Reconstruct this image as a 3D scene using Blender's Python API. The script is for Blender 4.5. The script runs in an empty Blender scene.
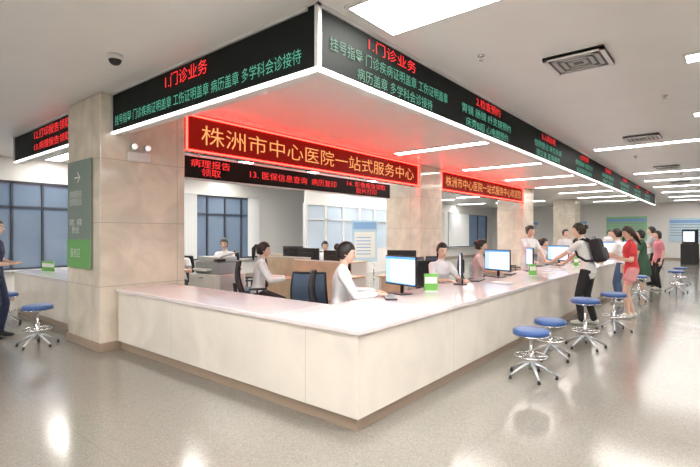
import bpy, bmesh, math, random
import numpy as np
from mathutils import Vector, Matrix, Euler
random.seed(4)
SC=bpy.context.scene
try:
    SC.view_settings.view_transform='Standard'
except Exception: pass
CT=.785   # counter top height

# ------------------------------------------------------------ materials
def M(name,col,rough=.5,metal=0.,emit=0.,noise=None,bump=None,spec=None,coat=0.):
    m=bpy.data.materials.new(name); m.use_nodes=True
    nt=m.node_tree; b=nt.nodes['Principled BSDF']
    c=(col[0],col[1],col[2],1)
    b.inputs['Base Color'].default_value=c
    b.inputs['Roughness'].default_value=rough
    b.inputs['Metallic'].default_value=metal
    if spec is not None: b.inputs['Specular IOR Level'].default_value=spec
    if coat: b.inputs['Coat Weight'].default_value=coat
    if emit:
        b.inputs['Emission Color'].default_value=c
        b.inputs['Emission Strength'].default_value=emit
    if noise or bump:
        tc=nt.nodes.new('ShaderNodeTexCoord')
        nz=nt.nodes.new('ShaderNodeTexNoise')
        nz.inputs['Scale'].default_value=(noise or bump)[0]
        nz.inputs['Detail'].default_value=5
        nt.links.new(tc.outputs['Object'],nz.inputs['Vector'])
        if noise:
            rp=nt.nodes.new('ShaderNodeValToRGB')
            a=noise[1]
            rp.color_ramp.elements[0].position=.3; rp.color_ramp.elements[1].position=.7
            rp.color_ramp.elements[0].color=(col[0]*(1-a),col[1]*(1-a),col[2]*(1-a),1)
            rp.color_ramp.elements[1].color=(min(1,col[0]*(1+a)),min(1,col[1]*(1+a)),min(1,col[2]*(1+a)),1)
            nt.links.new(nz.outputs['Fac'],rp.inputs['Fac'])
            nt.links.new(rp.outputs['Color'],b.inputs['Base Color'])
        if bump:
            bp=nt.nodes.new('ShaderNodeBump'); bp.inputs['Strength'].default_value=bump[1]
            bp.inputs['Distance'].default_value=.01
            nt.links.new(nz.outputs['Fac'],bp.inputs['Height'])
            nt.links.new(bp.outputs['Normal'],b.inputs['Normal'])
    return m

def slab_mat(name,col,joint,bw,bh,rough,vein=.08,vscale=3,coat=0,off=0.0,mort=.006):
    """stone slabs: joints follow (x+y, z)"""
    m=bpy.data.materials.new(name); m.use_nodes=True
    nt=m.node_tree; b=nt.nodes['Principled BSDF']; N=nt.nodes.new; L=nt.links.new
    tc=N('ShaderNodeTexCoord'); sp=N('ShaderNodeSeparateXYZ'); ad=N('ShaderNodeMath'); cb=N('ShaderNodeCombineXYZ')
    L(tc.outputs['Object'],sp.inputs[0]); L(sp.outputs['X'],ad.inputs[0]); L(sp.outputs['Y'],ad.inputs[1])
    L(ad.outputs[0],cb.inputs['X']); L(sp.outputs['Z'],cb.inputs['Y'])
    br=N('ShaderNodeTexBrick'); br.offset=off; L(cb.outputs[0],br.inputs['Vector'])
    br.inputs['Scale'].default_value=1; br.inputs['Brick Width'].default_value=bw; br.inputs['Row Height'].default_value=bh
    br.inputs['Mortar Size'].default_value=mort; br.inputs['Mortar'].default_value=(*joint,1)
    nz=N('ShaderNodeTexNoise'); nz.inputs['Scale'].default_value=vscale; nz.inputs['Detail'].default_value=8; nz.inputs['Distortion'].default_value=1.2
    L(tc.outputs['Object'],nz.inputs['Vector'])
    rp=N('ShaderNodeValToRGB'); rp.color_ramp.elements[0].position=.35; rp.color_ramp.elements[1].position=.65
    rp.color_ramp.elements[0].color=(*[c*(1-vein) for c in col],1)
    rp.color_ramp.elements[1].color=(*[min(1,c*(1+vein*.5)) for c in col],1)
    L(nz.outputs['Fac'],rp.inputs['Fac']); L(rp.outputs['Color'],br.inputs['Color1']); L(rp.outputs['Color'],br.inputs['Color2'])
    L(br.outputs['Color'],b.inputs['Base Color'])
    b.inputs['Roughness'].default_value=rough
    if coat: b.inputs['Coat Weight'].default_value=coat; b.inputs['Coat Roughness'].default_value=.05
    return m

def floor_mat():
    m=bpy.data.materials.new('terrazzo_floor'); m.use_nodes=True
    nt=m.node_tree; b=nt.nodes['Principled BSDF']; N=nt.nodes.new; L=nt.links.new
    tc=N('ShaderNodeTexCoord')
    v=N('ShaderNodeTexVoronoi'); v.inputs['Scale'].default_value=120; L(tc.outputs['Object'],v.inputs['Vector'])
    bw=N('ShaderNodeRGBToBW'); L(v.outputs['Color'],bw.inputs[0])
    rp=N('ShaderNodeValToRGB'); cr=rp.color_ramp
    cr.elements[0].position=.0; cr.elements[0].color=(.20,.187,.16,1)
    cr.elements[1].position=1; cr.elements[1].color=(.35,.335,.295,1)
    e=cr.elements.new(.3); e.color=(.262,.248,.217,1)
    e=cr.elements.new(.7); e.color=(.29,.276,.242,1)
    L(bw.outputs[0],rp.inputs['Fac'])
    nz=N('ShaderNodeTexNoise'); nz.inputs['Scale'].default_value=.8; nz.inputs['Detail'].default_value=4
    L(tc.outputs['Object'],nz.inputs['Vector'])
    mx=N('ShaderNodeMix'); mx.data_type='RGBA'; mx.blend_type='MULTIPLY'; mx.inputs['Factor'].default_value=.15
    L(rp.outputs['Color'],mx.inputs['A']); L(nz.outputs['Fac'],mx.inputs['B'])
    br=N('ShaderNodeTexBrick'); br.offset=0; L(tc.outputs['Object'],br.inputs['Vector'])
    br.inputs['Scale'].default_value=1; br.inputs['Brick Width'].default_value=1.35; br.inputs['Row Height'].default_value=1.35
    br.inputs['Mortar Size'].default_value=.003; br.inputs['Mortar'].default_value=(.21,.2,.18,1)
    L(mx.outputs['Result'],br.inputs['Color1']); L(mx.outputs['Result'],br.inputs['Color2'])
    L(br.outputs['Color'],b.inputs['Base Color'])
    mr=N('ShaderNodeMapRange'); mr.inputs['To Min'].default_value=.09; mr.inputs['To Max'].default_value=.20
    L(nz.outputs['Fac'],mr.inputs['Value']); L(mr.outputs['Result'],b.inputs['Roughness'])
    b.inputs['IOR'].default_value=1.65
    return m

def led_mat(name,col,strength,dark=.35,pitch=.02):
    """LED matrix board: dotted emission"""
    m=bpy.data.materials.new(name); m.use_nodes=True
    nt=m.node_tree; b=nt.nodes['Principled BSDF']; N=nt.nodes.new; L=nt.links.new
    tc=N('ShaderNodeTexCoord'); sp=N('ShaderNodeSeparateXYZ'); L(tc.outputs['Object'],sp.inputs[0])
    ad=N('ShaderNodeMath'); L(sp.outputs['X'],ad.inputs[0]); L(sp.outputs['Y'],ad.inputs[1])
    outs=[]
    for o in (ad.outputs[0],sp.outputs['Z']):
        k=N('ShaderNodeMath'); k.operation='MULTIPLY'; k.inputs[1].default_value=2*math.pi/pitch; L(o,k.inputs[0])
        s=N('ShaderNodeMath'); s.operation='SINE'; L(k.outputs[0],s.inputs[0]); outs.append(s)
    mu=N('ShaderNodeMath'); mu.operation='MULTIPLY'; L(outs[0].outputs[0],mu.inputs[0]); L(outs[1].outputs[0],mu.inputs[1])
    mr=N('ShaderNodeMapRange'); mr.inputs['From Min'].default_value=-1; mr.inputs['To Min'].default_value=strength*dark; mr.inputs['To Max'].default_value=strength
    L(mu.outputs[0],mr.inputs['Value'])
    b.inputs['Base Color'].default_value=(.03,.01,.01,1)
    b.inputs['Roughness'].default_value=.7; b.inputs['Specular IOR Level'].default_value=.1
    b.inputs['Emission Color'].default_value=(*col,1)
    L(mr.outputs['Result'],b.inputs['Emission Strength'])
    return m

def glass_mat(name,col,frost):
    m=bpy.data.materials.new(name); m.use_nodes=True
    nt=m.node_tree; N=nt.nodes.new; L=nt.links.new
    nt.nodes.remove(nt.nodes['Principled BSDF']); out=nt.nodes['Material Output']
    t=N('ShaderNodeBsdfTransparent'); t.inputs[0].default_value=(.72,.82,.93,1)
    d=N('ShaderNodeBsdfDiffuse'); d.inputs[0].default_value=(*col,1)
    m0=N('ShaderNodeMixShader'); m0.inputs[0].default_value=frost; L(t.outputs[0],m0.inputs[1]); L(d.outputs[0],m0.inputs[2])
    g=N('ShaderNodeBsdfGlossy'); g.inputs['Roughness'].default_value=.03
    mx=N('ShaderNodeMixShader'); mx.inputs[0].default_value=.12
    L(m0.outputs[0],mx.inputs[1]); L(g.outputs[0],mx.inputs[2]); L(mx.outputs[0],out.inputs['Surface'])
    return m

WALL=M('wall_paint',(.82,.81,.79),.6,bump=(60,.05))
CEIL=M('ceiling_panels_paint',(.87,.86,.84),.32,noise=(2,.02))
FLOOR=floor_mat()
PILLAR=slab_mat('beige_marble_cladding',(.76,.68,.57),(.45,.40,.33),1.3,.82,.10,.14,2.2,mort=.004)
COUNTER=slab_mat('cream_marble_panel',(.84,.785,.71),(.6,.55,.5),2.1,2.0,.10,.08,1.5,mort=.003)
TOPM=M('polished_white_stone',(.82,.76,.78),.06,noise=(3,.03))  # white stone; its pinkish reflections are tinted into the base colour
PLINTH=M('counter_plinth_tan',(.38,.29,.22),.35)
BLACK=M('black_plastic',(.02,.02,.022),.4)
LEDBLK=M('led_board_black',(.010,.013,.012),.6,spec=.15)
CHROME=M('chrome',(.75,.76,.78),.15,1)
FRAME=M('white_aluminium',(.78,.78,.78),.3,.3)
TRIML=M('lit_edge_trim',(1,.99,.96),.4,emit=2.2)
DARKFR=M('dark_window_frame',(.05,.06,.08),.4)
GLASS=glass_mat('window_glass',(.36,.45,.56),.45)
FROST=glass_mat('frosted_partition_glass',(.66,.77,.88),.7)
LGT=M('ceiling_light_diffuser',(1,.96,.915),.4,emit=27)
LREDG=led_mat('led_red_text',(1,.04,.04),1.8,.7)
LGRN=led_mat('led_green_text',(.16,.70,.48),.85,.7)
LWARM=led_mat('led_amber_text',(1,.40,.13),1.45,.7)
REDBD=led_mat('led_red_field',(1,.022,.010),.36,.2,.03)
REDBORD=M('led_red_border',(1,.012,.008),.4,emit=34)
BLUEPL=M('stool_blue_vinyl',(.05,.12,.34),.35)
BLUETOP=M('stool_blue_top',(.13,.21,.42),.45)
STEEL=M('stool_white_steel',(.62,.66,.7),.25,.6)
MESHB=M('chair_mesh_black',(.025,.028,.035),.6,bump=(400,.4))
MESHBL=M('chair_mesh_blue_grey',(.07,.11,.18),.6,bump=(400,.4))
SCR=M('screen_pale',(.78,.88,.97),.25,emit=.7); SCRH=M('screen_header_blue',(.10,.35,.75),.25,emit=.7); SCRS=M('screen_sidebar',(.45,.68,.90),.25,emit=.7); SCRT=M('screen_text_grey',(.35,.45,.55),.25,emit=.5)
WOOD=M('light_wood_laminate',(.66,.50,.34),.4,noise=(6,.12))
OFFW=M('office_white',(.78,.78,.76),.4)
GREY=M('grey_plastic',(.32,.36,.38),.45)
GREENS=M('green_acrylic',(.18,.50,.10),.3)
GREENP=M('green_signband',(.16,.42,.13),.4)
DGREY=M('sign_slate_green',(.20,.26,.23),.4)
WHITET=M('white_lettering',(.85,.87,.85),.4)
PAPER=M('paper',(.85,.85,.82),.7)
BLUEP=M('poster_blue',(.25,.45,.75),.5)
SKYP=M('poster_pale_blue',(.55,.72,.85),.5)
VENTM=M('vent_grey',(.45,.45,.44),.5)
VDARK=M('vent_dark',(.12,.12,.12),.7)
REDSCR=M('emergency_lamp_lens',(1,1,.95),.3,emit=.6)
LEAF=M('plant_leaf',(.05,.22,.04),.5,noise=(20,.4))
POT=M('ceramic_pot',(.7,.7,.68),.3)
SOIL=M('soil',(.08,.05,.03),.9)
BLIND=M('blind_fabric',(.80,.82,.82),.7)

# ------------------------------------------------------------ mesh builder
class B:
    def __init__(s): s.v=[];s.f=[];s.mi=[];s.sm=[];s.mats=[]
    def mid(s,m):
        if m not in s.mats: s.mats.append(m)
        return s.mats.index(m)
    def add(s,vs,fs,mat,smooth=False,xf=None):
        o=len(s.v)
        if xf is not None: vs=[xf@Vector(v) for v in vs]
        s.v.extend([tuple(v) for v in vs])
        i=s.mid(mat)
        for f in fs: s.f.append([o+k for k in f]); s.mi.append(i); s.sm.append(smooth)
    def box(s,lo,hi,mat,bev=0.,xf=None,seg=2):
        c=[(a+b)/2 for a,b in zip(lo,hi)]; d=[abs(b-a) for a,b in zip(lo,hi)]
        bm=bmesh.new(); bmesh.ops.create_cube(bm,size=1)
        for v in bm.verts: v.co=Vector((c[0]+v.co.x*d[0],c[1]+v.co.y*d[1],c[2]+v.co.z*d[2]))
        if bev: bmesh.ops.bevel(bm,geom=bm.edges[:],offset=min(bev,min(d)*.49),segments=seg,affect='EDGES',profile=.5)
        bm.verts.index_update()
        s.add([v.co.copy() for v in bm.verts],[[v.index for v in f.verts] for f in bm.faces],mat,False,xf); bm.free()
    def tube(s,pts,rad,mat,seg=12,hint=None,cap=True,smooth=True,xf=None,roundcap=False):
        vs,fs=loft(pts,rad,seg,hint,roundcap); s.add(vs,fs,mat,smooth,xf)
    def cyl(s,p0,p1,r0,r1,mat,seg=20,xf=None,smooth=True): s.tube([p0,p1],[r0,r1],mat,seg,xf=xf,smooth=smooth)
    def ell(s,c,r,mat,su=16,sv=12,xf=None):
        vs,fs=sphere(su,sv); vs=[(c[0]+v[0]*r[0],c[1]+v[1]*r[1],c[2]+v[2]*r[2]) for v in vs]; s.add(vs,fs,mat,True,xf)
    def mesh(s,name):
        me=bpy.data.meshes.new(name); me.from_pydata(s.v,[],s.f)
        for m in s.mats: me.materials.append(m)
        me.polygons.foreach_set('material_index',s.mi); me.polygons.foreach_set('use_smooth',s.sm); me.update(); return me
    def done(s,name,loc=(0,0,0),rz=0,parent=None):
        return place(name,s.mesh(name),loc,rz,parent)
def place(name,me,loc=(0,0,0),rz=0,parent=None):
    ob=bpy.data.objects.new(name,me); ob.location=loc; ob.rotation_euler=(0,0,math.radians(rz))
    SC.collection.objects.link(ob)
    if parent: ob.parent=parent
    return ob
def sphere(su,sv):
    vs=[(0,0,1)];fs=[]
    for j in range(1,sv):
        t=math.pi*j/sv
        for i in range(su):
            a=2*math.pi*i/su; vs.append((math.sin(t)*math.cos(a),math.sin(t)*math.sin(a),math.cos(t)))
    vs.append((0,0,-1)); last=len(vs)-1
    for i in range(su):
        fs.append([0,1+i,1+(i+1)%su]); b=1+(sv-2)*su; fs.append([last,b+(i+1)%su,b+i])
    for j in range(sv-2):
        for i in range(su):
            a=1+j*su; b=a+su; fs.append([a+i,b+i,b+(i+1)%su,a+(i+1)%su])
    return vs,fs
def axes(d,hint):
    s=d.cross(hint)
    if s.length<1e-4: s=d.cross(Vector((1,0,0)))
    if s.length<1e-4: s=d.cross(Vector((0,1,0)))
    s.normalize(); n=s.cross(d).normalized(); return s,n
def loft(pts,rad,seg=12,hint=None,roundcap=False):
    pts=[Vector(p) for p in pts]; rad=[(r,r) if not isinstance(r,(tuple,list)) else r for r in rad]
    if hint is None: hint=Vector((0,1,0))
    hint=Vector(hint)
    if roundcap:
        d0=(pts[0]-pts[1]).normalized(); d1=(pts[-1]-pts[-2]).normalized()
        a=min(rad[0]);b=min(rad[-1])
        pts=[pts[0]+d0*a*.9,pts[0]+d0*a*.6]+pts+[pts[-1]+d1*b*.6,pts[-1]+d1*b*.9]
        rad=[tuple(x*.4 for x in rad[0]),tuple(x*.8 for x in rad[0])]+rad+[tuple(x*.8 for x in rad[-1]),tuple(x*.4 for x in rad[-1])]
    vs=[];fs=[];n=len(pts)
    for i,p in enumerate(pts):
        d=(pts[min(i+1,n-1)]-pts[max(i-1,0)]).normalized(); s,nn=axes(d,hint)
        for k in range(seg):
            a=2*math.pi*k/seg; vs.append(p+s*math.cos(a)*rad[i][0]+nn*math.sin(a)*rad[i][1])
    for i in range(n-1):
        for k in range(seg):
            a=i*seg; b=a+seg; fs.append([a+k,a+(k+1)%seg,b+(k+1)%seg,b+k])
    fs.append(list(range(seg))[::-1]); fs.append([(n-1)*seg+k for k in range(seg)])
    return vs,fs

def text(name,body,parent,c,w,h,rz,mat,ax='CENTER',thin=-.004):
    cu=bpy.data.curves.new(name,'FONT'); cu.body=body; cu.align_x=ax; cu.resolution_u=2; cu.offset=thin
    ob=bpy.data.objects.new('tmp',cu); SC.collection.objects.link(ob)
    bpy.context.view_layer.update()
    dg=bpy.context.evaluated_depsgraph_get(); me=bpy.data.meshes.new_from_object(ob.evaluated_get(dg))
    bpy.data.objects.remove(ob); me.name=name
    n=len(me.vertices)
    if n==0: return None
    co=np.empty(n*3); me.vertices.foreach_get('co',co); co=co.reshape(-1,3)
    mn=co.min(0);mx=co.max(0)
    u=(co[:,0]-(mn[0]+mx[0])/2)*w/(mx[0]-mn[0]); v=(co[:,1]-(mn[1]+mx[1])/2)*h/(mx[1]-mn[1])
    a=math.radians(rz)
    P=np.stack([c[0]+u*math.cos(a),c[1]+u*math.sin(a),c[2]+v],1)
    me.vertices.foreach_set('co',P.ravel()); me.materials.clear(); me.materials.append(mat); me.update()
    for p in me.polygons: p.material_index=0
    o=bpy.data.objects.new(name,me); SC.collection.objects.link(o)
    if parent: o.parent=parent
    return o

# ------------------------------------------------------------ room shell
b=B(); b.box((-13.2,-7,-.1),(7,32.2,0),FLOOR); b.done('floor')
b=B(); b.box((-13.2,-7,3.3),(7,32.2,3.42),CEIL); b.done('ceiling')
b=B(); b.box((-13.2,32,0),(7,32.2,3.3),WALL); b.done('wall_north')
b=B(); b.box((-13.2,-7.2,0),(7,-7,3.3),WALL); b.done('wall_south')
b=B(); b.box((7,-7.2,0),(7.2,32.2,3.3),WALL); b.done('wall_east')
wins=[(-5,-1.4),(-.9,1.4),(2.0,5.8),(7.2,10.6),(16.3,18.6),(19.6,24.6),(25.2,31.2)]
b=B(); b.box((-13.2,-7,0),(-13,32,.62),WALL); b.box((-13.2,-7,2.75),(-13,32,3.3),WALL)
prev=-7
for a,c in wins+[(32,32)]:
    if a>prev: b.box((-13.2,prev,.62),(-13,a,2.75),WALL)
    prev=c
b.done('wall_west')
for i,(a,c) in enumerate(wins):
    b=B(); x0,x1=-13.14,-13.04; t=2.75
    b.box((x0,a,.62),(x1,a+.06,t),DARKFR); b.box((x0,c-.06,.62),(x1,c,t),DARKFR)
    b.box((x0,a,.62),(x1,c,.68),DARKFR); b.box((x0,a,t-.06),(x1,c,t),DARKFR); b.box((x0,a,2.1),(x1,c,2.16),DARKFR)
    n=max(2,int((c-a)/(.6 if i<4 else 1.3)))
    for k in range(1,n):
        y=a+(c-a)*k/n; b.box((x0,y-.025,.62),(x1,y+.025,t),DARKFR)
    b.box((-13.10,a+.02,.64),(-13.09,c-.02,t-.02),GLASS)
    b.box((-13.0,a-.05,.60),(-12.85,c+.05,.64),FRAME)
    b.done('window_%d'%(i+1))
def blinds(y0,y1,z0,z1,step=.10):
    b=B(); b.box((-12.97,y0,z1),(-12.9,y1,z1+.05),FRAME)
    y=y0+.05
    while y<y1:
        b.box((-.042,-.001,z0),(.042,.001,z1),BLIND,xf=Matrix.Translation((-12.935,y,0))@Matrix.Rotation(math.radians(62),4,'Z')); y+=step
    b.done('vertical_blinds')
blinds(7.2,8.1,.7,2.75); blinds(10.1,10.6,.7,2.75); blinds(19.6,21.4,.7,2.75); blinds(22.9,24.6,.7,2.75); blinds(16.3,17.0,.7,2.75); blinds(25.2,28,.7,2.75)
b=B(); b.box((-13,-7,0),(-12.98,32,.1),PLINTH); b.done('baseboard_west')
b=B(); b.box((-13,31.98,0),(7,32,.1),PLINTH); b.done('baseboard_north')
# glazed office partition behind the staff
def partition(x,y0,y1,step):
    b=B(); b.box((x-.05,y0,0),(x+.05,y1,.9),OFFW); b.box((x-.05,y0,2.45),(x+.05,y1,3.3),OFFW)
    n=int((y1-y0)/step)
    for k in range(n+1):
        y=y0+(y1-y0)*k/n; b.box((x-.06,y-.05,0),(x+.06,y+.05,2.5),FRAME)
    b.box((x-.06,y0,.88),(x+.06,y1,.94),FRAME); b.box((x-.06,y0,1.95),(x+.06,y1,1.99),FRAME)
    b.box((x-.008,y0,.92),(x+.008,y1,2.46),FROST)
    b.done('glazed_office_partition')
partition(-10.6,10.6,16.2,.93)

# pillars
for y in (2.45,10.3,18.2,26.1):
    b=B(); b.box((-7.17,y,0),(-6.1,y+1.17,3.3),PILLAR,.012)
    b.box((-7.19,y-.02,0),(-6.08,y+1.19,.11),PLINTH,.004)
    b.done('marble_pillar')

# ------------------------------------------------------------ counters
b=B(); Z=CT-.04
b.box((-6.07,2.63,Z),(-3.08,3.43,CT),TOPM,.006)
b.box((-3.08,2.63,Z),(-2.08,24.8,CT),TOPM,.006)
b.box((-6.07,2.66,.11),(-2.11,2.76,Z),COUNTER)
b.box((-2.21,2.76,.11),(-2.11,24.8,Z),COUNTER)
b.box((-6.07,2.70,0),(-2.15,2.78,.11),PLINTH); b.box((-2.23,2.78,0),(-2.15,24.8,.11),PLINTH)
for x in (-6.0,-5.0,-4.1): b.box((x,2.76,0),(x+.03,3.3,Z),OFFW)
for k in range(13): b.box((-2.93,3.45+.02+k*1.62,0),(-2.21,3.50+k*1.62,Z),OFFW)
b.done('reception_counter')
b=B()
b.box((-10.5,2.63,Z),(-7.2,3.43,CT),TOPM,.006); b.box((-10.47,2.66,.11),(-7.2,2.76,Z),COUNTER); b.box((-10.47,2.76,.11),(-10.37,3.4,Z),COUNTER)
b.box((-10.42,2.70,0),(-7.2,2.78,.11),PLINTH); b.box((-10.42,2.78,0),(-10.34,3.4,.11),PLINTH); b.box((-7.3,2.76,0),(-7.27,3.4,Z),OFFW)
b.done('service_counter')

# ------------------------------------------------------------ LED fascia signs
TH=.13
def fascia(name,lo,hi,ax):
    b=B(); b.box(lo,hi,LEDBLK)
    z0,z1=lo[2],hi[2]
    if ax=='S':
        b.box((lo[0],lo[1]-.012,z0-.022),(hi[0]+.012,lo[1]+.03,z0+.006),TRIML,.004)
        b.box((lo[0],lo[1]+.03,z0-.02),(hi[0],hi[1]+.01,z0),OFFW)
        b.box((lo[0],lo[1]-.02,z1-.03),(hi[0]+.02,lo[1],z1-.001),FRAME)
        b.box((lo[0],lo[1]-.02,z0),(lo[0]+.03,lo[1],z1-.001),FRAME)
    else:
        b.box((hi[0]-.03,lo[1]-.012,z0-.022),(hi[0]+.012,hi[1],z0+.006),TRIML,.004)
        b.box((lo[0]-.01,lo[1]-.012,z0-.022),(hi[0]+.012,lo[1]+.03,z0+.006),TRIML,.004)
        b.box((lo[0]-.01,lo[1]+.03,z0-.02),(hi[0]-.03,hi[1],z0),OFFW)
        b.box((hi[0],lo[1]-.02,z1-.03),(hi[0]+.02,hi[1],z1-.001),FRAME)
        b.box((hi[0],hi[1]-.03,z0),(hi[0]+.02,hi[1],z1-.001),FRAME)
        b.box((hi[0]-.02,lo[1]-.02,z0),(hi[0]+.02,lo[1]+.02,z1-.001),FRAME)
    # white inner lining
    if ax=='S': b.box((lo[0],hi[1],z0),(hi[0],hi[1]+.01,z1-.001),OFFW)
    else: b.box((lo[0]-.01,lo[1]+.14,z0),(lo[0],hi[1],z1-.001),OFFW)
    return b.done(name)
sl=fascia('led_sign_board',(-6.09,2.59,2.8),(-2.45-TH,2.59+TH,3.3),'S')
sr=fascia('led_sign_board',(-2.45-TH,2.59,2.8),(-2.45,24.9,3.3),'E')
text('title_text','1.门诊业务',sl,(-4.34,2.578,3.16),.80,.15,0,LREDG)
text('service_text','挂号指导 门诊疾病证明盖章 工伤证明盖章 病历盖章 多学科会诊接待',sl,(-4.30,2.578,2.93),3.35,.125,0,LGRN)
text('title_text','1.门诊业务',sr,(-2.438,3.63,3.185),.80,.115,90,LREDG)
text('service_text','挂号指导 门诊疾病证明盖章 工伤证明盖章',sr,(-2.438,3.72,3.03),2.0,.11,90,LGRN)
text('service_text','病历盖章 多学科会诊接待',sr,(-2.438,3.72,2.88),1.3,.11,90,LGRN)
secs=['2.检查预约|胃镜 肠镜 纤支镜预约|床旁B超 心电图预约','3.入院办理|住院登记 床位协调|预交金 医保审核','4.出院结算|费用清单 发票打印|出院带药咨询','5.医保服务|异地备案 特病办理|慢病门诊审批','6.便民服务|轮椅租借 失物招领|雨伞借用 针线包','7.咨询服务|导诊咨询 投诉建议|健康宣教资料','8.志愿服务|陪诊服务 老年优先|爱心帮扶']
y=5.9
for s_ in secs:
    t=s_.split('|')
    text('title_text',t[0],sr,(-2.438,y,3.185),.80,.115,90,LREDG)
    text('service_text',t[1],sr,(-2.438,y,3.03),1.6,.11,90,LGRN)
    text('service_text',t[2],sr,(-2.438,y,2.88),1.4,.11,90,LGRN)
    y+=2.7
s2=fascia('led_sign_board',(-10.2,2.59,2.83),(-7.19,2.59+TH,3.3),'S')
text('title_text','12.打印报告领取',s2,(-8.25,2.578,3.16),1.6,.15,0,LREDG)
text('service_text','13.病理报告领取',s2,(-8.25,2.578,2.96),1.6,.13,0,LREDG)

def redsign(y0,y1,body):
    b=B(); b.box((-6.30,y0,2.72),(-6.14,y1,3.28),BLACK)
    b.box((-6.14,y0+.03,2.75),(-6.13,y1-.03,3.25),REDBD)
    for z in (2.73,3.25): b.box((-6.14,y0,z),(-6.118,y1,z+.022),REDBORD)
    for yy in (y0,y1-.022): b.box((-6.14,yy,2.73),(-6.118,yy+.022,3.27),REDBORD)
    o=b.done('red_led_sign')
    text('banner_text',body,o,(-6.122,(y0+y1)/2,3.0),(y1-y0)-.5,.30,90,LWARM)
    return o
redsign(3.66,10.26,'株洲市中心医院一站式服务中心')
redsign(11.5,18.17,'株洲市中心医院一站式服务中心欢迎您')
b=B(); b.box((-6.26,3.66,2.33),(-6.16,9.0,2.66),LEDBLK,.004); b.box((-6.27,3.66,2.655),(-6.15,9.0,2.67),FRAME); b.box((-6.27,3.66,2.32),(-6.15,9.0,2.335),FRAME)
for yy in (3.9,6.3,8.7): b.box((-6.22,yy,2.66),(-6.2,yy+.03,2.719),FRAME)
o=b.done('hanging_led_sign')
text('line_text','病理报告\n领取',o,(-6.155,4.1,2.5),.7,.25,90,LREDG)
text('line_text','13. 医保信息查询  病历复印',o,(-6.155,5.95,2.5),2.2,.13,90,LREDG)
text('line_text','14. 影像报告领取\n胶片打印',o,(-6.155,8.1,2.5),1.4,.25,90,LREDG)

# ------------------------------------------------------------ ceiling fixtures
def clight(x0,x1,y,w):
    b=B(); z=3.3
    b.box((x0,y-w/2,z-.012),(x1,y+w/2,z-.001),LGT)
    t=.03
    b.box((x0-t,y-w/2-t,z-.02),(x1+t,y-w/2,z),FRAME); b.box((x0-t,y+w/2,z-.02),(x1+t,y+w/2+t,z),FRAME)
    b.box((x0-t,y-w/2,z-.02),(x0,y+w/2,z),FRAME); b.box((x1,y-w/2,z-.02),(x1+t,y+w/2,z),FRAME)
    b.done('ceiling_light_panel')
clight(-2.3,.6,3.1,.62)
for x,y in ((-.3,5.8),(-.35,8.6),(-2.15,10.9),(-.3,13.4),(-2.1,16.0),(-2.1,18.4),(-2.1,21.0),(-2.1,24),(-2.1,27.2),(-2.1,30.2)):
    clight(x,x+3.0,y,.24)
for x,y in ((-3.2,.6),(-1.0,-1.6),(-6.5,-1.5),(-10.5,-1.5),(2.5,1.0),(-5.5,-4.5),(0,-4.5),(4,-3)):  # out-of-view panels, added as fill light for the counters
    clight(x,x+2.2,y,.5)
for y in (8.6,12,15.2,18.4,21.6,25,28.5): clight(-5.7,-3.3,y,.24)
for y in (5.0,7.2,9.6,12.5,14.5,16.5,21,26): clight(-10.3,-7.6,y,.36)  # row added behind the red sign to light the back office
for y in (4.0,6.6,9.0,18,22,26): clight(-12.7,-11.0,y,.3)  # extra row near the west wall, added to brighten the back

def vent(x,y,s):
    b=B(); z=3.3; h=s/2
    b.box((x-h,y-h,z-.03),(x+h,y+h,z-.001),VDARK)
    for k in range(4):
        a=h*(1-k*.23); w=.04
        for q in ((x-a,y-a,x+a,y-a+w),(x-a,y+a-w,x+a,y+a),(x-a,y-a,x-a+w,y+a),(x+a-w,y-a,x+a,y+a)):
            b.box((q[0],q[1],z-.038+k*.002),(q[2],q[3],z-.006),FRAME if k in(0,) else VENTM)
    b.done('ceiling_air_vent')
vent(-1.17,5.16,.56); vent(-1.18,10.05,.56); vent(-1.2,14.9,.56); vent(-1.2,19.7,.56)
def dome(x,y):
    b=B(); b.cyl((x,y,3.3),(x,y,3.25),.075,.07,OFFW,24); b.ell((x,y,3.25),(.06,.06,.055),BLACK,20,14); b.done('dome_camera')
dome(-4.75,2.05)
def sprk(x,y):
    b=B(); b.cyl((x,y,3.3),(x,y,3.29),.035,.035,CHROME,16); b.cyl((x,y,3.29),(x,y,3.25),.009,.009,CHROME,8); b.cyl((x,y,3.25),(x,y,3.246),.02,.02,CHROME,12); b.done('fire_sprinkler')
for x,y in ((-1.9,4.4),(-.6,7.2),(-1.6,12.4),(-5.2,1.1),(-7.6,1.5),(-1.0,16.8)): sprk(x,y)

# pillar sign + emergency lamp
b=B(); b.box((-7.08,2.415,1.04),(-6.32,2.445,2.48),DGREY,.004); b.box((-7.08,2.41,1.04),(-6.32,2.416,1.42),GREENP)
o=b.done('directory_sign')
text('sign_text','咨询服务处\n住院登记处',o,(-6.78,2.408,1.98),.42,.2,0,WHITET)
text('sign_text','体检、病案\n预约处',o,(-6.78,2.408,1.6),.42,.2,0,WHITET)
text('sign_text','→',o,(-6.72,2.408,2.25),.2,.15,0,WHITET)
text('sign_text','服务区',o,(-6.78,2.404,1.24),.34,.12,0,WHITET)
b=B(); b.box((-6.095,2.78,2.46),(-6.03,3.08,2.58),OFFW,.01)
for yy in (2.84,3.02):
    b.cyl((-6.06,yy,2.58),(-6.06,yy,2.63),.01,.01,OFFW,8); b.cyl((-6.09,yy,2.66),(-6.0,yy,2.645),.025,.045,GREY,20); b.cyl((-6.0,yy,2.645),(-5.995,yy,2.644),.038,.038,REDSCR,20)
b.done('emergency_light')

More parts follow.
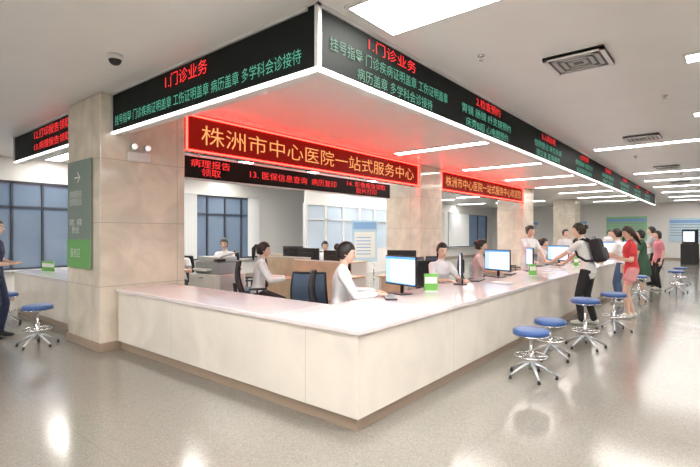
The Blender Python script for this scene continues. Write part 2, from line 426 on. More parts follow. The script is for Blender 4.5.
# ------------------------------------------------------------ furniture
def stool_mesh(h):
    b=B()
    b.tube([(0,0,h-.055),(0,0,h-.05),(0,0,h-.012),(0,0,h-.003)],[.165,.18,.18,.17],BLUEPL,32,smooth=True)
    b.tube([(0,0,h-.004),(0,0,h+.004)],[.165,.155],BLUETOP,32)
    b.cyl((0,0,h-.062),(0,0,h-.055),.183,.183,CHROME,32)
    b.cyl((0,0,h-.09),(0,0,h-.06),.05,.07,CHROME,16)
    b.cyl((0,0,.10),(0,0,h-.08),.017,.014,CHROME,14); b.cyl((0,0,.08),(0,0,h*.55),.026,.026,CHROME,14)
    R=.16; z=.22; pts=[(R*math.cos(a),R*math.sin(a),z) for a in [2*math.pi*k/28 for k in range(29)]]
    b.tube(pts,[.009]*29,CHROME,8,hint=(0,0,1))
    for k in range(5):
        a=2*math.pi*k/5+.3; c,s=math.cos(a),math.sin(a)
        b.tube([(0.01*c,.01*s,.15),(.10*c,.10*s,.12),(.25*c,.25*s,.035)],[(.02,.02),(.017,.014),(.012,.009)],STEEL,10,hint=(0,0,1))
        b.tube([(.02*c,.02*s,z),(R*c,R*s,z)],[.006,.006],CHROME,8,hint=(0,0,1))
        b.cyl((.245*c,.245*s,0),(.245*c,.245*s,.04),.018,.014,BLACK,12)
    return b.mesh('round_stool')
for x,y,h,r in ((-1.565,4.89,.50,0),(-1.63,5.80,.46,30),(-1.42,6.62,.64,10),(-1.33,8.06,.58,50),(-7.13,2.07,.54,0),(-9.16,2.2,.52,20),(-1.5,12.1,.55,5),(-.95,14.3,.55,5),(-1.0,16.6,.5,5)):
    place('round_stool',stool_mesh(h),(x,y,0),r)

def chair_mesh(sh=.5,MB=None):
    MB=MB or MESHB
    b=B()
    for k in range(5):
        a=2*math.pi*k/5+.3; c,s=math.cos(a),math.sin(a)
        b.tube([(.02*c,.02*s,.12),(.3*c,.3*s,.07)],[(.028,.02),(.016,.012)],BLACK,8,hint=(0,0,1))
        b.ell((.3*c,.3*s,.032),(.03,.03,.032),BLACK,12,8)
    b.cyl((0,0,.10),(0,0,sh-.06),.028,.022,CHROME,14)
    b.box((-.12,-.12,sh-.08),(.12,.12,sh-.05),BLACK,.01)
    b.box((-.25,-.23,sh-.05),(.25,.25,sh+.02),MB,.03,seg=4)
    def bp(u,v):
        return Vector((u*.235*(1-.12*v*v),-.27-.05*v+.05*u*u- .05*math.sin(v*3.1),sh+.08+v*.5))
    n=10; vs=[];fs=[]
    for j in range(n+1):
        for i in range(n+1): vs.append(bp(-1+2*i/n,j/n))
    for j in range(n):
        for i in range(n): a=j*(n+1)+i; fs.append([a,a+1,a+n+2,a+n+1])
    b.add(vs,fs,MB,True)
    rim=[bp(-1+2*i/n,0) for i in range(n+1)]+[bp(1,j/n) for j in range(1,n+1)]+[bp(1-2*i/n,1) for i in range(1,n+1)]+[bp(-1,1-j/n) for j in range(1,n+1)]
    b.tube(rim,[.014]*len(rim),BLACK,8,hint=(0,1,0))
    b.tube([bp(0,.35)+Vector((0,-.02,0)),(0,-.33,sh+.05),(0,-.2,sh-.06),(0,-.05,sh-.065)],[(.03,.014)]*4,BLACK,8,hint=(1,0,0))
    for sx in (-1,1):
        b.tube([(sx*.2,0,sh-.06),(sx*.3,0,sh-.04),(sx*.3,0,sh+.18)],[.015]*3,BLACK,8)
        b.box((sx*.3-.035,-.12,sh+.18),(sx*.3+.035,.14,sh+.21),BLACK,.012)
    return b.mesh('office_chair')
CH2=chair_mesh(.44,MESHBL)
for x,y,r in ((-4.06,4.26,25),(-4.9,8.6,60),(-4.3,12.0,-60),(-5.0,7.9,100),(-7.0,5.5,150)): place('office_chair',CH2,(x,y,0),r)

def monitor_mesh():
    b=B()
    b.box((-.12,-.09,0),(.12,.09,.012),BLACK,.005); b.tube([(0,-.03,.01),(0,-.035,.2)],[(.03,.012)]*2,BLACK,10)
    b.box((-.265,-.025,.10),(.265,.0,.45),BLACK,.006); b.box((-.14,-.055,.17),(.14,-.02,.36),BLACK,.012)
    b.box((-.253,-.001,.118),(.253,.002,.438),SCR)
    b.box((-.253,.0015,.41),(.253,.003,.438),SCRH); b.box((.165,.0015,.118),(.253,.003,.41),SCRS)
    b.box((-.253,.0015,.118),(.253,.0035,.13),SCRH)
    for k in range(9):
        z=.385-k*.027; b.box((.14-.30+.06*((k*7)%4)*.5,.0015,z),(.14,.0028,z+.007),SCRT)
    return b.mesh('computer_monitor')
MO=monitor_mesh()
for x,y,r in ((-2.97,4.55,165),(-2.88,5.95,118),(-2.9,7.35,160),(-2.88,8.9,120),(-2.9,10.9,158),(-2.9,12.5,120),(-2.9,14.6,158),(-2.9,16.4,158),(-2.9,19,158)):
    place('computer_monitor',MO,(x,y,CT),r)
def keyboard_mesh():
    b=B(); b.box((-.21,-.065,0),(.21,.065,.016),BLACK,.004)
    for j in range(5):
        for i in range(14): b.box((-.2+i*.0287,-.058+j*.0235,.016),(-.2+i*.0287+.024,-.058+j*.0235+.019,.021),GREY)
    return b.mesh('computer_keyboard')
KB=keyboard_mesh()
place('computer_keyboard',KB,(-2.88,4.20,CT),-50)
for x,y in ((-2.90,6.6),(-2.90,7.95)): place('computer_keyboard',KB,(x,y,CT),-80)

def desk(x0,y0,x1,y1,h=.75,screen=True):
    b=B(); b.box((x0,y0,h-.03),(x1,y1,h),WOOD,.004)
    for xx in (x0+.03,x1-.06): b.box((xx,y0+.03,0),(xx+.03,y1-.03,h-.03),OFFW)
    b.box((x0+.06,y0+.05,.2),(x1-.06,y0+.07,h-.03),WOOD)
    if screen: b.box((x0,y0-.03,.0),(x1,y0,1.02),WOOD,.004); b.box((x0,y0-.032,1.02),(x1,y0+.002,1.04),OFFW)
    return b.done('office_desk')
desk(-6.0,5.75,-4.9,6.4); desk(-7.4,6.3,-6.15,7.0); desk(-8.6,7.1,-7.4,7.8); desk(-4.8,6.6,-4.15,7.3,screen=False); desk(-8.8,9.2,-7.5,9.9); desk(-9.6,4.0,-8.8,5.4)
for x,y,z,r in ((-5.3,6.1,.75,15),(-4.5,6.95,.75,20),(-6.6,6.7,.75,10),(-7.05,6.75,.75,30),(-7.9,7.5,.75,20),(-8.0,9.5,.75,170)):
    place('computer_monitor',MO,(x,y,z),r)
b=B(); b.box((-6.95,4.2,0),(-6.15,4.75,.84),OFFW,.006)
for z in (.05,.32,.59): b.box((-6.92,4.19,z),(-6.18,4.2,z+.24),FRAME,.002); b.box((-6.6,4.17,z+.19),(-6.5,4.19,z+.2),CHROME)
for z in (.05,.32,.59): b.box((-6.15,4.24,z),(-6.14,4.71,z+.24),FRAME,.002)
b.done('filing_cabinet')
b=B(); b.box((-6.85,4.25,.84),(-6.2,4.7,1.04),GREY,.02); b.box((-6.82,4.28,1.04),(-6.25,4.66,1.12),M('printer_lid',(.5,.54,.55),.4),.02); b.box((-6.75,4.15,.9),(-6.35,4.26,.93),PAPER); b.box((-6.3,4.24,1.05),(-6.2,4.4,1.09),BLACK,.005); b.tube([(-6.2,4.3,1.12),(-6.2,4.65,1.2)],[.012]*2,GREY,8)
b.done('multifunction_printer')
GLASSY=M('clear_acrylic_base',(.7,.8,.75),.1)
def cardsign(x,y,z,r,w=.14,h=.2):
    b=B(); b.box((-w/2,-.03,0),(w/2,.03,.012),GLASSY,.003); b.box((-w/2,-.006,.01),(w/2,0.006,h),GREENS,.003); b.box((-w/2+.012,-.008,h*.45),(w/2-.012,-.0055,h-.04),PAPER)
    b.done('counter_card_sign',(x,y,z),r)
cardsign(-2.80,4.98,CT,40,.17,.22); cardsign(-2.5,7.9,CT,50); cardsign(-2.5,10.8,CT,60); cardsign(-2.5,13.5,CT,60)
cardsign(-9.75,3.0,CT,10,.42,.2); cardsign(-2.5,16.5,CT,60)
for x,y,r in ((-2.45,8.6,20),(-2.5,6.5,70),(-2.6,9.6,80)):
    b=B()
    for k in range(3): b.box((-.105,-.148,.002*k),(.105,.148,.002*k+.0015),PAPER,xf=Matrix.Rotation(.06*k,4,'Z'))
    b.done('paper_stack',(x,y,CT+.001),r)
def poster(x,y,z,w,h,mat,rz):
    b=B(); b.box((-w/2,-.02,-h/2),(w/2,0,h/2),FRAME,.004); b.box((-w/2+.03,-.024,-h/2+.03),(w/2-.03,-.019,h/2-.03),mat)
    b.box((-w/2+.06,-.027,h*.28),(w/2-.06,-.023,h*.4),BLUEP if mat is not BLUEP else PAPER)
    for k in range(5): b.box((-w/2+.09,-.027,h*.2-k*h*.11),(w/2-.12-.05*(k%3),-.0235,h*.2-k*h*.11+h*.03),GREY)
    b.done('wall_poster',(x,y,z),rz)
poster(-4.6,31.97,1.8,2.2,1.5,M('poster_green',(.3,.62,.35),.5),0); poster(-1.6,31.97,1.7,1.8,1.4,SKYP,0); poster(-7.5,31.97,1.7,1.6,1.4,PAPER,0); poster(-10.5,31.97,1.7,1.6,1.4,PAPER,0)
b=B(); b.box((-.42,-.02,.55),(.42,.02,1.95),SKYP,.01); b.box((-.38,-.03,1.65),(.38,-.019,1.88),BLUEP); b.box((-.34,-.03,.7),(.34,-.019,1.55),PAPER)
for k in range(6): b.box((-.28,-.034,.8+k*.11),(.2,-.029,.83+k*.11),BLUEP)
for sx in (-.3,.3): b.cyl((sx,0,0),(sx,0,.56),.02,.02,CHROME,10); b.box((sx-.03,-.22,0),(sx+.03,.22,.03),CHROME,.005)
b.done('notice_board',(-9.3,12.1,0),40)
b=B(); b.box((-.3,-.25,0),(.3,.25,1.0),BLACK,.02); b.box((-.3,-.1,1.0),(.3,.15,1.7),BLACK,.02); b.box((-.24,-.11,1.1),(.24,-.099,1.6),SCR); b.done('self_service_kiosk',(-1.3,27.5,0),-20)
b=B(); b.tube([(0,0,0),(0,0,.3),(0,0,.34)],[.13,.18,.185],POT,24); b.cyl((0,0,.33),(0,0,.345),.165,.165,SOIL,20)
for k in range(26):
    a=k*2.4; r=.12+.28*random.random(); h=.7+.6*random.random()
    c,s=math.cos(a),math.sin(a)
    b.tube([(0,0,.33),(c*r*.4,s*r*.4,h*.7),(c*r,s*r,h),(c*r*1.5,s*r*1.5,h-.08)],[(.004,.004),(.008,.004),(.05,.004),(.004,.002)],LEAF,6,hint=(0,0,1))
b.done('potted_plant',(-3.8,26.0,0))

# ------------------------------------------------------------ people
SKIN=M('skin',(.74,.50,.38),.5,bump=(90,.05))
LIP=M('lips',(.55,.17,.15),.4); EYEW=M('eye_white',(.8,.8,.78),.3); IRIS=M('iris_dark',(.02,.012,.01),.2)
HAIR=M('black_hair',(.014,.010,.009),.38,bump=(70,.5)); HAIRB=M('dark_brown_hair',(.035,.02,.013),.4,bump=(70,.5))
def cloth(n,c): return M(n,c,.8,noise=(9,.07),bump=(14,.35))
WHT=cloth('white_uniform_cloth',(.80,.80,.82)); PINKW=cloth('pale_pink_uniform',(.80,.66,.66)); TEE=cloth('white_tshirt',(.80,.80,.78))
BLKC=cloth('black_trousers',(.02,.02,.024)); RED=cloth('red_top',(.68,.05,.06)); WSH=cloth('white_red_shorts',(.75,.35,.35)); NAVY=cloth('navy_shirt',(.03,.04,.09)); 
GRN=cloth('dark_green_dress',(.04,.10,.06)); FLO=cloth('pink_print_blouse',(.65,.25,.3)); GREYC=cloth('grey_shirt',(.4,.42,.45)); DENIM=cloth('denim',(.08,.13,.25))
SHW=M('white_shoe',(.75,.75,.72),.5); SHB=M('black_shoe',(.02,.02,.02),.4)
MASK=M('surgical_mask',(.45,.65,.8),.7)

def ik(a,t,l1,l2,pole):
    a=Vector(a);t=Vector(t);d=t-a;L=d.length
    mx=(l1+l2)*.998
    if L>mx: d=d*(mx/L); t=a+d; L=mx
    x=(l1*l1-l2*l2+L*L)/(2*L); h=math.sqrt(max(0,l1*l1-x*x)); dn=d.normalized()
    p=Vector(pole); p=p-dn*p.dot(dn)
    if p.length<1e-5: p=Vector((0,1,0))
    return a+dn*x+p.normalized()*h, t

def smooth(a,b_,x):
    t=np.clip((x-a)/(b_-a),0,1); return t*t*(3-2*t)
def head_geo():
    vs,fs=sphere(56,44); V=np.array(vs); 
    x,y,z=V[:,0].copy(),V[:,1].copy(),V[:,2].copy()
    P=np.stack([x*.074,y*.093,z*.114],1)
    low=np.clip(-z,0,1)
    P[:,0]*=1-.38*low**1.4
    fr=smooth(-.2,.6,y)
    P[:,1]+=low*(.018*fr)
    P[:,1]=np.where((y<0)&(z<0),P[:,1]*(1-.35*low),P[:,1])
    up=np.clip(z,0,1); P[:,0]*=1+.05*up*(1-up)*4*.5
    f=(y>0.2)
    X,Z=P[:,0],P[:,2]
    nose=np.exp(-(X/.0115)**2)*np.where(Z>-.022,np.exp(-((Z+.022)/.030)**2),np.exp(-((Z+.022)/.009)**2))*.024
    sock=.008*np.exp(-(((np.abs(X)-.031)/.015)**2+((Z-.012)/.012)**2))
    brow=.004*np.exp(-(((np.abs(X)-.028)/.022)**2+((Z-.032)/.008)**2))
    lip=.006*np.exp(-((X/.022)**2+((Z+.056)/.009)**2)); groove=.004*np.exp(-((X/.02)**2+((Z+.0565)/.0025)**2))
    chin=.007*np.exp(-((X/.02)**2+((Z+.092)/.014)**2)); cheek=.005*np.exp(-(((np.abs(X)-.04)/.018)**2+((Z+.022)/.02)**2))
    P[:,1]+=np.where(f,nose-sock+brow+lip-groove+chin+cheek,0)
    mi=[]
    for q in fs:
        c=P[q].mean(0); mi.append(1 if (c[1]>.05 and abs(c[0])<.024 and abs(c[2]+.056)<.0085*(1-abs(c[0])/.032)) else 0)
    return P,fs,mi
HEAD=head_geo()
def hair_geo():
    vs,fs=sphere(48,36); V=np.array(vs); y,z=V[:,1],V[:,2]
    P=np.stack([V[:,0]*.087,V[:,1]*.106-.008,V[:,2]*.122+.008],1)
    zl=-.085+(.062+.085)*smooth(-.05,.62,y)
    k=smooth(zl-.006,zl+.010,P[:,2])
    s=.80+.20*k
    c=np.array([0,-.008,.008]); P=c+(P-c)*s[:,None]
    low=np.clip(-z,0,1); P[:,0]*=1-.25*low; 
    rnd=np.sin(V[:,0]*40+V[:,2]*9)*.0012*k; P+=V*rnd[:,None]
    return P,fs
HAIRG=hair_geo()

def person(name,loc,rz,height,top,bottom,sleeve='short',legs='pants',hair='pony',hairm=None,shoe=None,pelvis=(0,0,.90),lean=0,
           hands=None,hdir=None,feet=None,yaw=0,pitch=0,vox=.011,mask=False,extra=None,side=0,hem=-.07,kneep=(0,1,0),elb=None,palms=None,curl=.5):
    hairm=hairm or HAIR; shoe=shoe or SHW
    k=height/1.65
    raw_v=[];raw_f=[];segs=[]
    def T(pts,rad,mat,hint=(0,1,0),rc=True,seg=14):
        pts=[Vector(p) for p in pts]; rad=[(r,r) if not isinstance(r,(tuple,list)) else r for r in rad]
        vs,fs=loft(pts,rad,seg,hint,rc); o=len(raw_v); raw_v.extend(vs); raw_f.extend([[o+i for i in f] for f in fs])
        for i in range(len(pts)-1):
            d=(pts[i+1]-pts[i]); L=d.length
            if L<1e-5: continue
            d=d/L; s,n=axes(d,Vector(hint)); segs.append((np.array(pts[i]),np.array(d),L,np.array(s),np.array(n),rad[i],rad[i+1],mat))
    pel=Vector(pelvis); ln=math.radians(lean); sd=math.radians(side)
    def spine(s):
        p=pel.copy(); n=12; a=0
        if s<0: return pel+Vector((0,0,s)),Vector((0,0,1)),Vector((0,1,0))
        for i in range(n):
            ss=s*(i+.5)/n; t=min(1,ss/.25); a=ln*t; c=sd*t
            p=p+Vector((math.sin(c),math.sin(a)*math.cos(c),math.cos(a)*math.cos(c)))*(s/n)
        t=min(1,s/.25); a=ln*t; c=sd*t
        u=Vector((math.sin(c),math.sin(a)*math.cos(c),math.cos(a)*math.cos(c))).normalized(); fw=Vector((0,math.cos(a),-math.sin(a)))
        return p,u,fw
    ring=[(hem,.166,.118,0),(-.02,.168,.118,-.004),(.05,.152,.104,0),(.13,.128,.090,.004),(.20,.134,.097,.008),(.29,.150,.114,.016),(.36,.156,.106,.008),(.41,.150,.086,0),(.445,.105,.068,-.004),(.465,.062,.056,-.004)]
    pts=[];rad=[]
    for s,a,b_,o in ring:
        p,u,fw=spine(s); pts.append(p+fw*o); rad.append((a,b_))
    T(pts,rad,top,rc=False,seg=20)
    T([pel+Vector((0,0,-.10)),pel+Vector((0,0,-.03)),pel+Vector((0,0,.03))],[(.13,.095),(.158,.110),(.14,.10)],bottom,seg=18)
    pn,un,fn=spine(.44); R=Vector((1,0,0)); 
    hc=pn+un*.045+Vector((0,0,.14)).lerp(un*.14,.5)+fn*.022
    T([pn-un*.01,pn+un*.05+fn*.004,hc-Vector((0,0,.05))-fn*.012],[.056,.049,.048],SKIN)
    ps,us,fs_=spine(.405)
    fingers=[]
    for si,sx in enumerate((1,-1)):
        sh=ps+R*sx*.158
        tgt=Vector(hands[si]) if hands and hands[si] is not None else sh+Vector((sx*.06,.03,-.50))
        pole=Vector(elb[si]) if elb else Vector((sx*.55,-.6,-.5))
        el,wr=ik(sh,tgt,.275,.245,pole)
        T([ps+R*sx*.10+us*.0,sh],[.055,.052],top)
        m1=sh.lerp(el,.45); f1=el.lerp(wr,.35)
        T([sh,m1,el],[.047,.041,.034],SKIN); T([el,f1,wr],[.034,.035,.023],SKIN)
        if sleeve=='short': T([sh,sh.lerp(el,.30),sh.lerp(el,.62)],[.056,.054,.056],top,rc=False)
        elif sleeve=='long':
            T([sh,m1,el],[.056,.050,.044],top); T([el,f1,el.lerp(wr,.93)],[.044,.043,.036],top,rc=False)
        else: T([sh,sh.lerp(el,.12)],[.054,.050],top,rc=False)
        fd=(wr-el).normalized()
        hd=Vector(hdir[si]).normalized() if hdir and hdir[si] is not None else fd
        pm=Vector(palms[si]) if palms and palms[si] is not None else Vector((-sx,0,0))
        pm=(pm-hd*pm.dot(hd)).normalized()
        th=hd.cross(pm)*sx
        T([wr-fd*.01,wr+hd*.02,wr+hd*.055,wr+hd*.088],[(.023,.019),(.030,.015),(.040,.0145),(.038,.012)],SKIN,hint=pm,rc=False)
        for q,(off,ln_,cu) in enumerate(((.029,.068,.8),(.010,.077,1.),(-.010,.071,1.1),(-.028,.056,1.2))):
            c1=curl*cu*.6; c2=curl*cu*1.5; bse=wr+hd*.078+th*off
            sp=th*off*1.2
            d1=(hd*math.cos(c1)+pm*math.sin(c1)+sp*2).normalized(); d2=(hd*math.cos(c2)+pm*math.sin(c2)+sp*2).normalized()
            p1=bse+d1*(ln_*.5+.01); p2=p1+d2*ln_*.42
            fingers.append(([bse,p1,p2],[.0088,.0082,.0068]))
        b0=wr+hd*.025+th*.022; d1=(hd*.75+th*.75+pm*.25).normalized(); d2=(hd*.95+th*.3+pm*.3).normalized()
        fingers.append(([b0,b0+d1*.04,b0+d1*.04+d2*.032],[.012,.010,.008]))
    for p,r in fingers: T(p,r,SKIN,seg=8)
    for si,sx in enumerate((1,-1)):
        hp=pel+Vector((sx*.082,0,-.045)); an=Vector(feet[si]) if feet else Vector((sx*.10,-.01 if sx>0 else .03,.085))
        kn,an=ik(hp,an,.405,.385,Vector(kneep)+Vector((sx*.1,0,0)))
        cf=kn.lerp(an,.3)
        if legs=='pants':
            T([hp,hp.lerp(kn,.4),kn],[.092,.080,.060],bottom); T([kn,cf,an+Vector((0,0,.0))],[.060,.060,.050],bottom,rc=False)
        else:
            T([hp,hp.lerp(kn,.4),kn],[.084,.072,.050],SKIN); T([kn,cf,an],[.050,.052,.032],SKIN)
            if legs=='shorts': T([hp,hp.lerp(kn,.25),hp.lerp(kn,.48)],[.098,.098,.100],bottom,rc=False)
        fy=Vector((sx*.12,1,0)).normalized()
        g=Vector((an.x,an.y,an.z-.085))
        T([g+Vector((0,0,.045))-fy*.045,g+Vector((0,0,.048))+fy*.02,g+Vector((0,0,.036))+fy*.10,g+Vector((0,0,.028))+fy*.15],[(.032,.040),(.036,.044),(.042,.033),(.034,.024)],shoe,hint=(0,0,1))
        T([an,g+Vector((0,0,.05))],[.034,.034],SKIN if shoe is SHW else shoe)
    if legs=='dress':
        T([pel+Vector((0,0,.10)),pel,pel+Vector((0,0,-.2)),pel+Vector((0,.0,-.42))],[(.13,.10),(.17,.125),(.20,.16),(.24,.19)],bottom,rc=False,seg=22)
    me=bpy.data.meshes.new('raw'); me.from_pydata([tuple(v) for v in raw_v],[],raw_f); me.update()
    ob=bpy.data.objects.new('raw',me); SC.collection.objects.link(ob)
    r=ob.modifiers.new('r','REMESH'); r.mode='VOXEL'; r.voxel_size=vox
    sm=ob.modifiers.new('s','SMOOTH'); sm.factor=.5; sm.iterations=2
    bpy.context.view_layer.update(); dg=bpy.context.evaluated_depsgraph_get()
    m2=bpy.data.meshes.new_from_object(ob.evaluated_get(dg)); bpy.data.objects.remove(ob)
    n=len(m2.vertices); co=np.empty(n*3); m2.vertices.foreach_get('co',co); co=co.reshape(-1,3)
    faces=[list(p.vertices) for p in m2.polygons]; cen=np.array([co[f].mean(0) for f in faces])
    best=np.full(len(faces),1e9); lab=np.zeros(len(faces),int); mats=[]
    for (p0,d,L,s,nn,r0,r1,mt) in segs:
        if mt not in mats: mats.append(mt)
        q=cen-p0; t=q@d; tc=np.clip(t,0,L); u=tc/L; a=r0[0]+(r1[0]-r0[0])*u; b_=r0[1]+(r1[1]-r0[1])*u; mn=np.minimum(a,b_)
        rr=np.sqrt(((q@s)/a)**2+((q@nn)/b_)**2+((t-tc)/mn)**2); met=(rr-1)*mn
        w=met<best; best[w]=met[w]; lab[w]=mats.index(mt)
    bd=B(); o=0
    bd.v=[tuple(v) for v in co]; 
    idx=[bd.mid(m) for m in mats]
    bd.f=faces; bd.mi=[idx[l] for l in lab]; bd.sm=[True]*len(faces)
    bpy.data.meshes.remove(m2)
    XF=Matrix.Translation(hc)@Matrix.Rotation(math.radians(yaw),4,'Z')@Matrix.Rotation(math.radians(pitch)-ln*.5,4,'X')
    P,fs2,mi=HEAD; o=len(bd.v); bd.v.extend([tuple(XF@Vector(p)) for p in P]); si_=bd.mid(SKIN); li=bd.mid(LIP)
    for f,m_ in zip(fs2,mi): bd.f.append([o+i for i in f]); bd.mi.append(li if m_ else si_); bd.sm.append(True)
    for sx in (-1,1):
        bd.ell((sx*.031,.0785,.012),(.0135,.009,.0068),EYEW,14,10,XF); bd.ell((sx*.031,.0845,.012),(.006,.0042,.006),IRIS,10,8,XF)
        bd.tube([(sx*.016,.0865,.030),(sx*.031,.086,.035),(sx*.047,.075,.031)],[(.003,.002)]*3,HAIR,6,xf=XF)
        bd.ell((sx*.074,-.004,.0),(.009,.018,.029),SKIN,12,10,XF)
    P,fs2=HAIRG; bd.add([tuple(p) for p in P],fs2,hairm,True,XF)
    if hair=='pony': bd.tube([(0,-.09,.05),(0,-.125,.045),(0,-.15,-.01),(0,-.135,-.10),(0,-.12,-.19)],[.022,.026,.034,.028,.008],hairm,12,xf=XF)
    if hair=='bun': bd.ell((0,-.115,.035),(.042,.036,.04),hairm,16,12,XF)
    if hair=='long':
        bd.tube([(0,-.045,.06),(0,-.06,-.02),(0,-.075,-.10),(0,-.085,-.20),(0,-.085,-.27)],[(.082,.055),(.088,.055),(.085,.04),(.075,.028),(.05,.012)],hairm,20,xf=XF)
    if hair=='bob':
        bd.tube([(0,-.03,.06),(0,-.038,-.01),(0,-.045,-.08),(0,-.045,-.105)],[(.084,.07),(.092,.068),(.088,.056),(.07,.04)],hairm,20,xf=XF)
    if mask:
        bd.ell((0,.072,-.052),(.052,.040,.044),MASK,20,14,XF)
    if extra: extra(bd,spine,ps,hc,XF)
    bd.v=[(v[0]*k,v[1]*k,v[2]*k) for v in bd.v]
    return bd.done(name,loc,rz)

def seated(name,x,y,rz,height,top,seat,hair='pony',yaw=0,pitch=-8,lean=8,chair=True,hands=None,**kw):
    k=height/1.65; pz=seat/k+.115
    hz=(CT+.035)/k
    hands=hands or [(.13,.40,hz),(-.13,.40,hz)]
    person(name,(x,y,0),rz,height,top,BLKC,pelvis=(0,0,pz),lean=lean,hands=hands,hdir=[(-.2,1,-.05),(.2,1,-.05)],palms=[(0,0,-1),(0,0,-1)],
        feet=[(.11,.34,.085),(-.11,.34,.085)],yaw=yaw,pitch=pitch,hair=hair,shoe=SHB,curl=.4,**kw)
    if chair: place('office_chair',chair_mesh(seat-.02),(x,y,0),rz)

# clerks
seated('seated_clerk',-3.43,3.97,-50,1.74,WHT,.50,'bun',sleeve='long',pitch=-14,vox=.009)
seated('seated_clerk',-5.45,4.45,-42,1.64,WHT,.52,'pony',sleeve='long')
seated('seated_clerk',-8.4,5.95,-140,1.66,WHT,.54,'bun')
seated('seated_clerk',-8.2,4.75,-130,1.6,WHT,.48,'bun')
seated('seated_clerk',-7.5,8.2,-150,1.62,WHT,.48,'short',yaw=25)
seated('seated_clerk',-3.40,6.30,-115,1.66,WHT,.50,'pony',yaw=-15)
seated('seated_clerk',-3.45,7.80,-70,1.68,PINKW,.53,'bun')
person('standing_clerk',(-3.38,10.3,0),-120,1.69,WHT,WHT,hair='bun',lean=10,shoe=SHB,hands=[(.18,.36,.88),(-.18,.36,.88)],palms=[(0,0,-1)]*2,hdir=[(0,1,0)]*2,pitch=-10)
seated('seated_clerk',-3.6,12.0,-90,1.66,WHT,.52,'bun')
person('standing_clerk',(-3.5,13.9,0),-130,1.63,WHT,WHT,hair='bun',shoe=SHB,vox=.014)
seated('seated_clerk',-3.6,15.6,-90,1.66,WHT,.52,'pony',vox=.014)
person('standing_clerk',(-3.9,22.5,0),-130,1.65,WHT,WHT,hair='bun',shoe=SHB,vox=.014)

# customers
def backpack(bd,spine,ps,hc,XF):
    p,u,fw=spine(.25); rot=Matrix.Translation(p-fw*.18)@Matrix.Rotation(-math.atan2(u.y,u.z),4,'X')
    bd.box((-.13,-.085,-.20),(.13,.07,.18),BLKC,.05,rot,4); bd.box((-.10,-.12,-.17),(.10,-.06,.02),M('backpack_grey',(.05,.05,.055),.6),.03,rot,3)
    bd.tube([(0,-.02,.17),(0,-.02,.22),(0,.03,.2)],[.01]*3,BLKC,8,xf=rot)
    for sx in (-1,1):
        bd.tube([(sx*.09,.06,.15),(sx*.095,.13,.215),(sx*.10,.24,.19),(sx*.11,.285,.08),(sx*.13,.27,-.03),(sx*.145,.17,-.13),(sx*.12,.06,-.16)],[(.02,.006)]*7,BLKC,8,hint=(1,0,0),xf=rot)
person('woman_with_backpack',(-1.74,8.30,0),84,1.70,TEE,BLKC,hair='bun',hairm=HAIRB,shoe=SHW,lean=16,pitch=-5,yaw=12,vox=.009,
   hands=[(.22,.46,.94),(-.24,.50,.98)],hdir=[(-.1,1,-.1),(.1,1,-.1)],palms=[(0,0,-1),(0,0,-1)],feet=[(.10,-.06,.085),(-.10,.06,.085)],curl=.35,extra=backpack)
def phone(bd,spine,ps,hc,XF):
    p=Vector((.02,.33,1.115)); rot=Matrix.Translation(p)@Matrix.Rotation(math.radians(40),4,'X'); bd.box((-.036,-.07,-.004),(.036,.07,.004),BLACK,.004,rot)
    bd.tube([(-.12,.03,1.36),(-.02,.12,1.25),(.10,.12,1.08),(.19,.04,.93)],[(.008,.003)]*4,M('bag_strap',(.75,.7,.62),.5),6)
    bd.box((.17,-.06,.78),(.25,.12,.95),M('cream_bag',(.75,.68,.6),.5),.02)
person('woman_in_red_top',(-1.28,9.45,0),112,1.64,RED,WSH,hair='long',hairm=HAIRB,shoe=SHW,legs='shorts',sleeve='short',lean=4,pitch=-22,vox=.009,
   hands=[(.06,.27,1.08),(-.06,.25,1.06)],hdir=[(-.55,.75,.35),(.55,.75,.3)],palms=[(-.3,0,1),(.3,0,1)],feet=[(.12,-.05,.085),(-.09,.08,.085)],curl=.7,extra=phone)
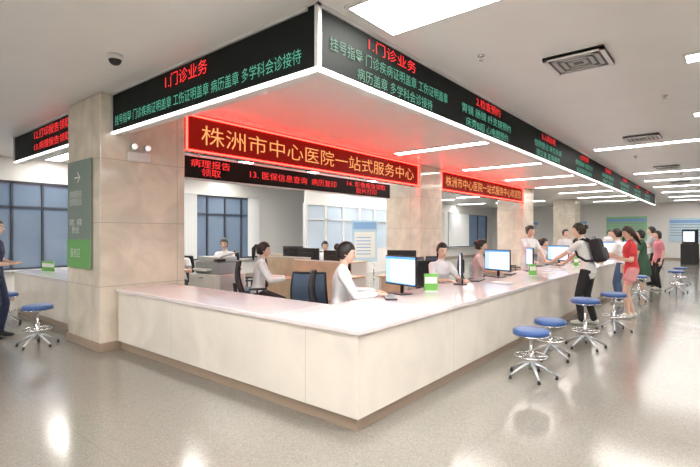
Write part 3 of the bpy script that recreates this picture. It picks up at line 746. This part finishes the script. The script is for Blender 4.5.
person('woman_in_green_dress',(-1.55,13.3,0),95,1.60,GRN,GRN,hair='bob',legs='dress',sleeve='short',lean=6,hands=[(.15,.33,.95),(-.15,.33,.95)],vox=.012)
person('woman_in_print_blouse',(-1.35,14.6,0),120,1.58,FLO,BLKC,hair='bob',lean=3,vox=.012)
person('man_in_grey_shirt',(-1.6,16.2,0),92,1.72,GREYC,BLKC,hair='short',lean=8,shoe=SHB,hands=[(.15,.36,.98),(-.15,.36,.98)],vox=.014)
person('woman_in_white_tshirt',(-1.72,11.3,0),92,1.62,TEE,DENIM,hair='pony',lean=10,hands=[(.15,.36,.93),(-.15,.36,.93)],vox=.012)
person('woman_in_navy_shirt',(-8.08,1.80,0),-35,1.72,NAVY,NAVY,hair='pony',shoe=SHB,sleeve='short',hands=[(.10,.22,1.02),(-.12,.22,1.02)],hdir=[(-.8,.5,0),(.8,.5,0)],palms=[(0,0,1)]*2,vox=.011,pitch=-8)

# ------------------------------------------------------------ world, camera
w=bpy.data.worlds.new('World'); SC.world=w; w.use_nodes=True
nt=w.node_tree; bg=nt.nodes['Background']; bg.inputs[1].default_value=1.0
tc=nt.nodes.new('ShaderNodeTexCoord'); sp=nt.nodes.new('ShaderNodeSeparateXYZ'); rp=nt.nodes.new('ShaderNodeValToRGB')
nt.links.new(tc.outputs['Generated'],sp.inputs[0]); nt.links.new(sp.outputs['Z'],rp.inputs['Fac']); nt.links.new(rp.outputs['Color'],bg.inputs[0])
rp.color_ramp.elements[0].position=0; rp.color_ramp.elements[0].color=(.18,.25,.33,1); rp.color_ramp.elements[1].position=.2; rp.color_ramp.elements[1].color=(.48,.62,.80,1)
cam=bpy.data.cameras.new('camera'); co=bpy.data.objects.new('camera',cam); SC.collection.objects.link(co)
co.location=(0,0,1.5); co.rotation_euler=(math.radians(90),0,math.radians(39.4)); cam.sensor_width=36; cam.lens=456/700*36; cam.clip_end=200
SC.camera=co
print('verts',sum(len(o.data.vertices) for o in SC.objects if o.type=='MESH'))
